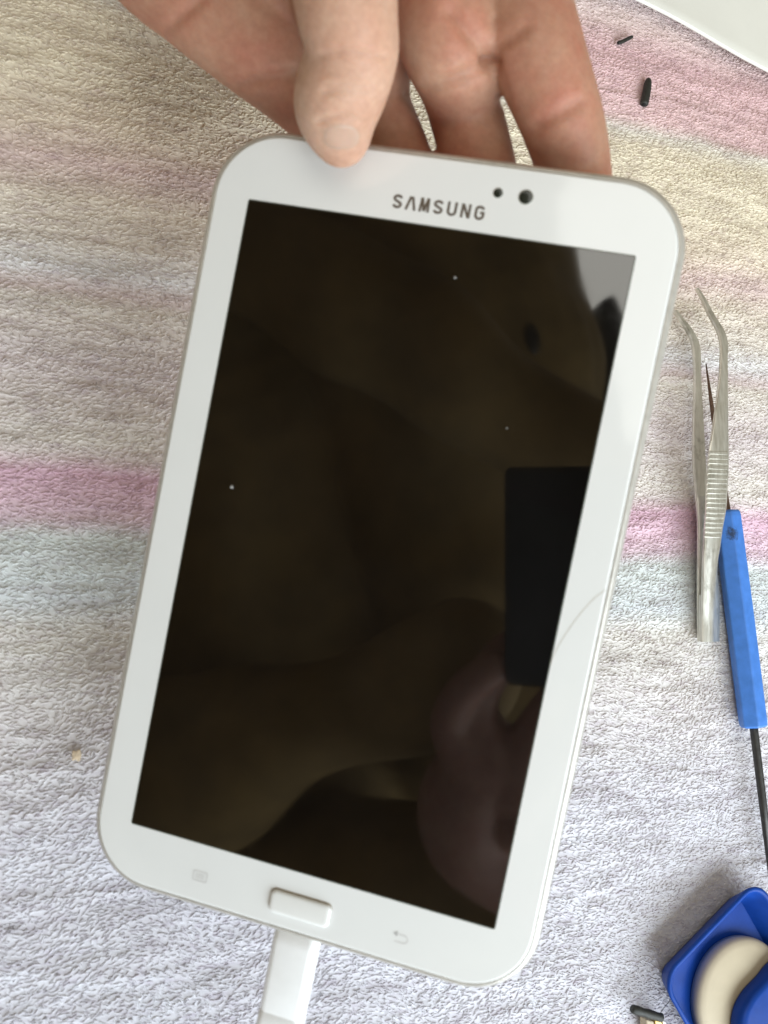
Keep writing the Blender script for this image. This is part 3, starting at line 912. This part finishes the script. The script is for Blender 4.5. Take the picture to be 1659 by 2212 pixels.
# ------------------------------------------------------------------ the photographer, seen only as a reflection in the screen
CAM_M = cam.matrix_world.copy()
ph = empty('phone', 'dark phone taking the picture, mirrored in the tablet screen', 'phone', CAM_M)
M_phone = simple('phone_black', (0.004, 0.005, 0.006), 0.12, var=0.2)
M_pedge = simple('phone_edge', (0.10, 0.10, 0.10), 0.25, metal=0.8)
pc = (0.0, -34.5)
loft('phone_body', [rrect(35 - i, 50 - i, 3.5 - i * .5, z, *pc, 10) for i, z in ((1.0, 1.0), (0.2, 1.5), (0, 2.5))], M_phone, ph, cap1=False)
loft('phone_frame', [rrect(35.1 - i, 50.1 - i, 3.6 - i * .5, z, *pc, 10) for i, z in ((0, 2.5), (0.15, 4), (0.1, 8), (0.8, 10))], M_pedge, ph)
person = empty('person', 'photographer in a brown jacket holding up the phone, mirrored in the screen', 'person', TAB_M)


def mc_(*pts):
    return [(*M(x, y, z), r) for x, y, z, r in pts]


grip = [mc_((1060, 1640, 262, 21), (1010, 1720, 268, 25), (1015, 1800, 276, 25), (1060, 1850, 284, 24), (1160, 1900, 300, 27), (1300, 2000, 330, 30)),
        mc_((1030, 1660, 256, 16), (975, 1565, 246, 10.5), (1005, 1490, 236, 9.0), (1075, 1435, 231, 8)),
        mc_((1080, 1650, 258, 16), (1030, 1540, 250, 11), (1060, 1450, 246, 10), (1100, 1400, 246, 9)),
        mc_((1110, 1700, 262, 18), (1150, 1590, 252, 11), (1210, 1500, 246, 9), (1260, 1450, 244, 8)),
        mc_((1130, 1760, 266, 20), (1230, 1660, 254, 11), (1300, 1560, 246, 9), (1340, 1500, 242, 8))]
V, Fc = sphere_chain(grip)
remeshed('hand', V, Fc, M_skin2, 1.6, 8, person)


def folds(co, no):
    a_ = co @ np.array([0.55, 0.80, 0.15]); b_ = co @ np.array([0.8, -0.55, 0.2])
    f_ = 7.0 * np.sin(a_ / 34 + 1.6 * np.sin(b_ / 90)) + 3.5 * np.sin(a_ / 17 + 2.2 * np.sin(b_ / 50 + 1)) + 1.2 * np.sin(b_ / 15 + a_ / 40)
    return co + no * f_[:, None]


jk = [
    mc_((120, 300, 560, 120), (420, 700, 560, 150), (560, 1150, 560, 160), (600, 1700, 580, 160)),      # torso
    mc_((700, 300, 560, 110), (880, 650, 540, 120), (980, 1000, 540, 120), (1050, 1500, 560, 120)),      # other side of the chest
    mc_((955, 380, 560, 105), (965, 640, 560, 105), (1010, 850, 560, 105), (1040, 1100, 570, 105)),
    mc_((330, 500, 385, 44), (700, 640, 372, 42), (1020, 810, 375, 40), (1300, 1010, 390, 40)),            # arm across
    mc_((240, 1640, 420, 62), (420, 1640, 370, 52), (640, 1570, 330, 44), (840, 1500, 305, 37), (990, 1450, 295, 32)),  # sleeve towards the phone
    mc_((1180, 1950, 380, 50), (900, 1900, 400, 60), (700, 1880, 420, 50)),
]
V, Fc = sphere_chain(jk, 0.12)
jacket = remeshed('jacket', V, Fc, M_jacket, 4.0, 4, person, deform=folds)
V, Fc = sphere_chain([mc_((1322, 648, 680, 4.5), (1313, 672, 680, 11), (1307, 710, 680, 19), (1306, 790, 680, 27), (1316, 900, 680, 34), (1325, 980, 690, 38))])
M_hair = simple('dark_hair', (0.018, 0.016, 0.014), 0.5, var=0.3, scale=0.1)
remeshed('hair', V, Fc, M_hair, 2.5, 3, person)

# dark toggle on the jacket front
jv = np.empty(len(jacket.data.vertices) * 3); jacket.data.vertices.foreach_get('co', jv); jv = jv.reshape(-1, 3) / MM
jb = BVHTree.FromPolygons([tuple(v) for v in jv], [tuple(p.vertices) for p in jacket.data.polygons])
mcam = cl * [1, 1, -1]; on = T(1150, 732, 0.0)
hit, nrm, _, _ = jb.ray_cast(Vector(on), Vector(nz(on - mcam)))
if hit is not None:
    bm = bmesh.new(); bmesh.ops.create_icosphere(bm, subdivisions=3, radius=1.0)
    mt_ = Vector(nrm).to_track_quat('Z', 'Y').to_matrix()
    for v in bm.verts: v.co = mt_ @ Vector((v.co.x * 11.0, v.co.y * 6.0, v.co.z * 3.0)) + hit
    from_bm('toggle', bm, M_hair, person)
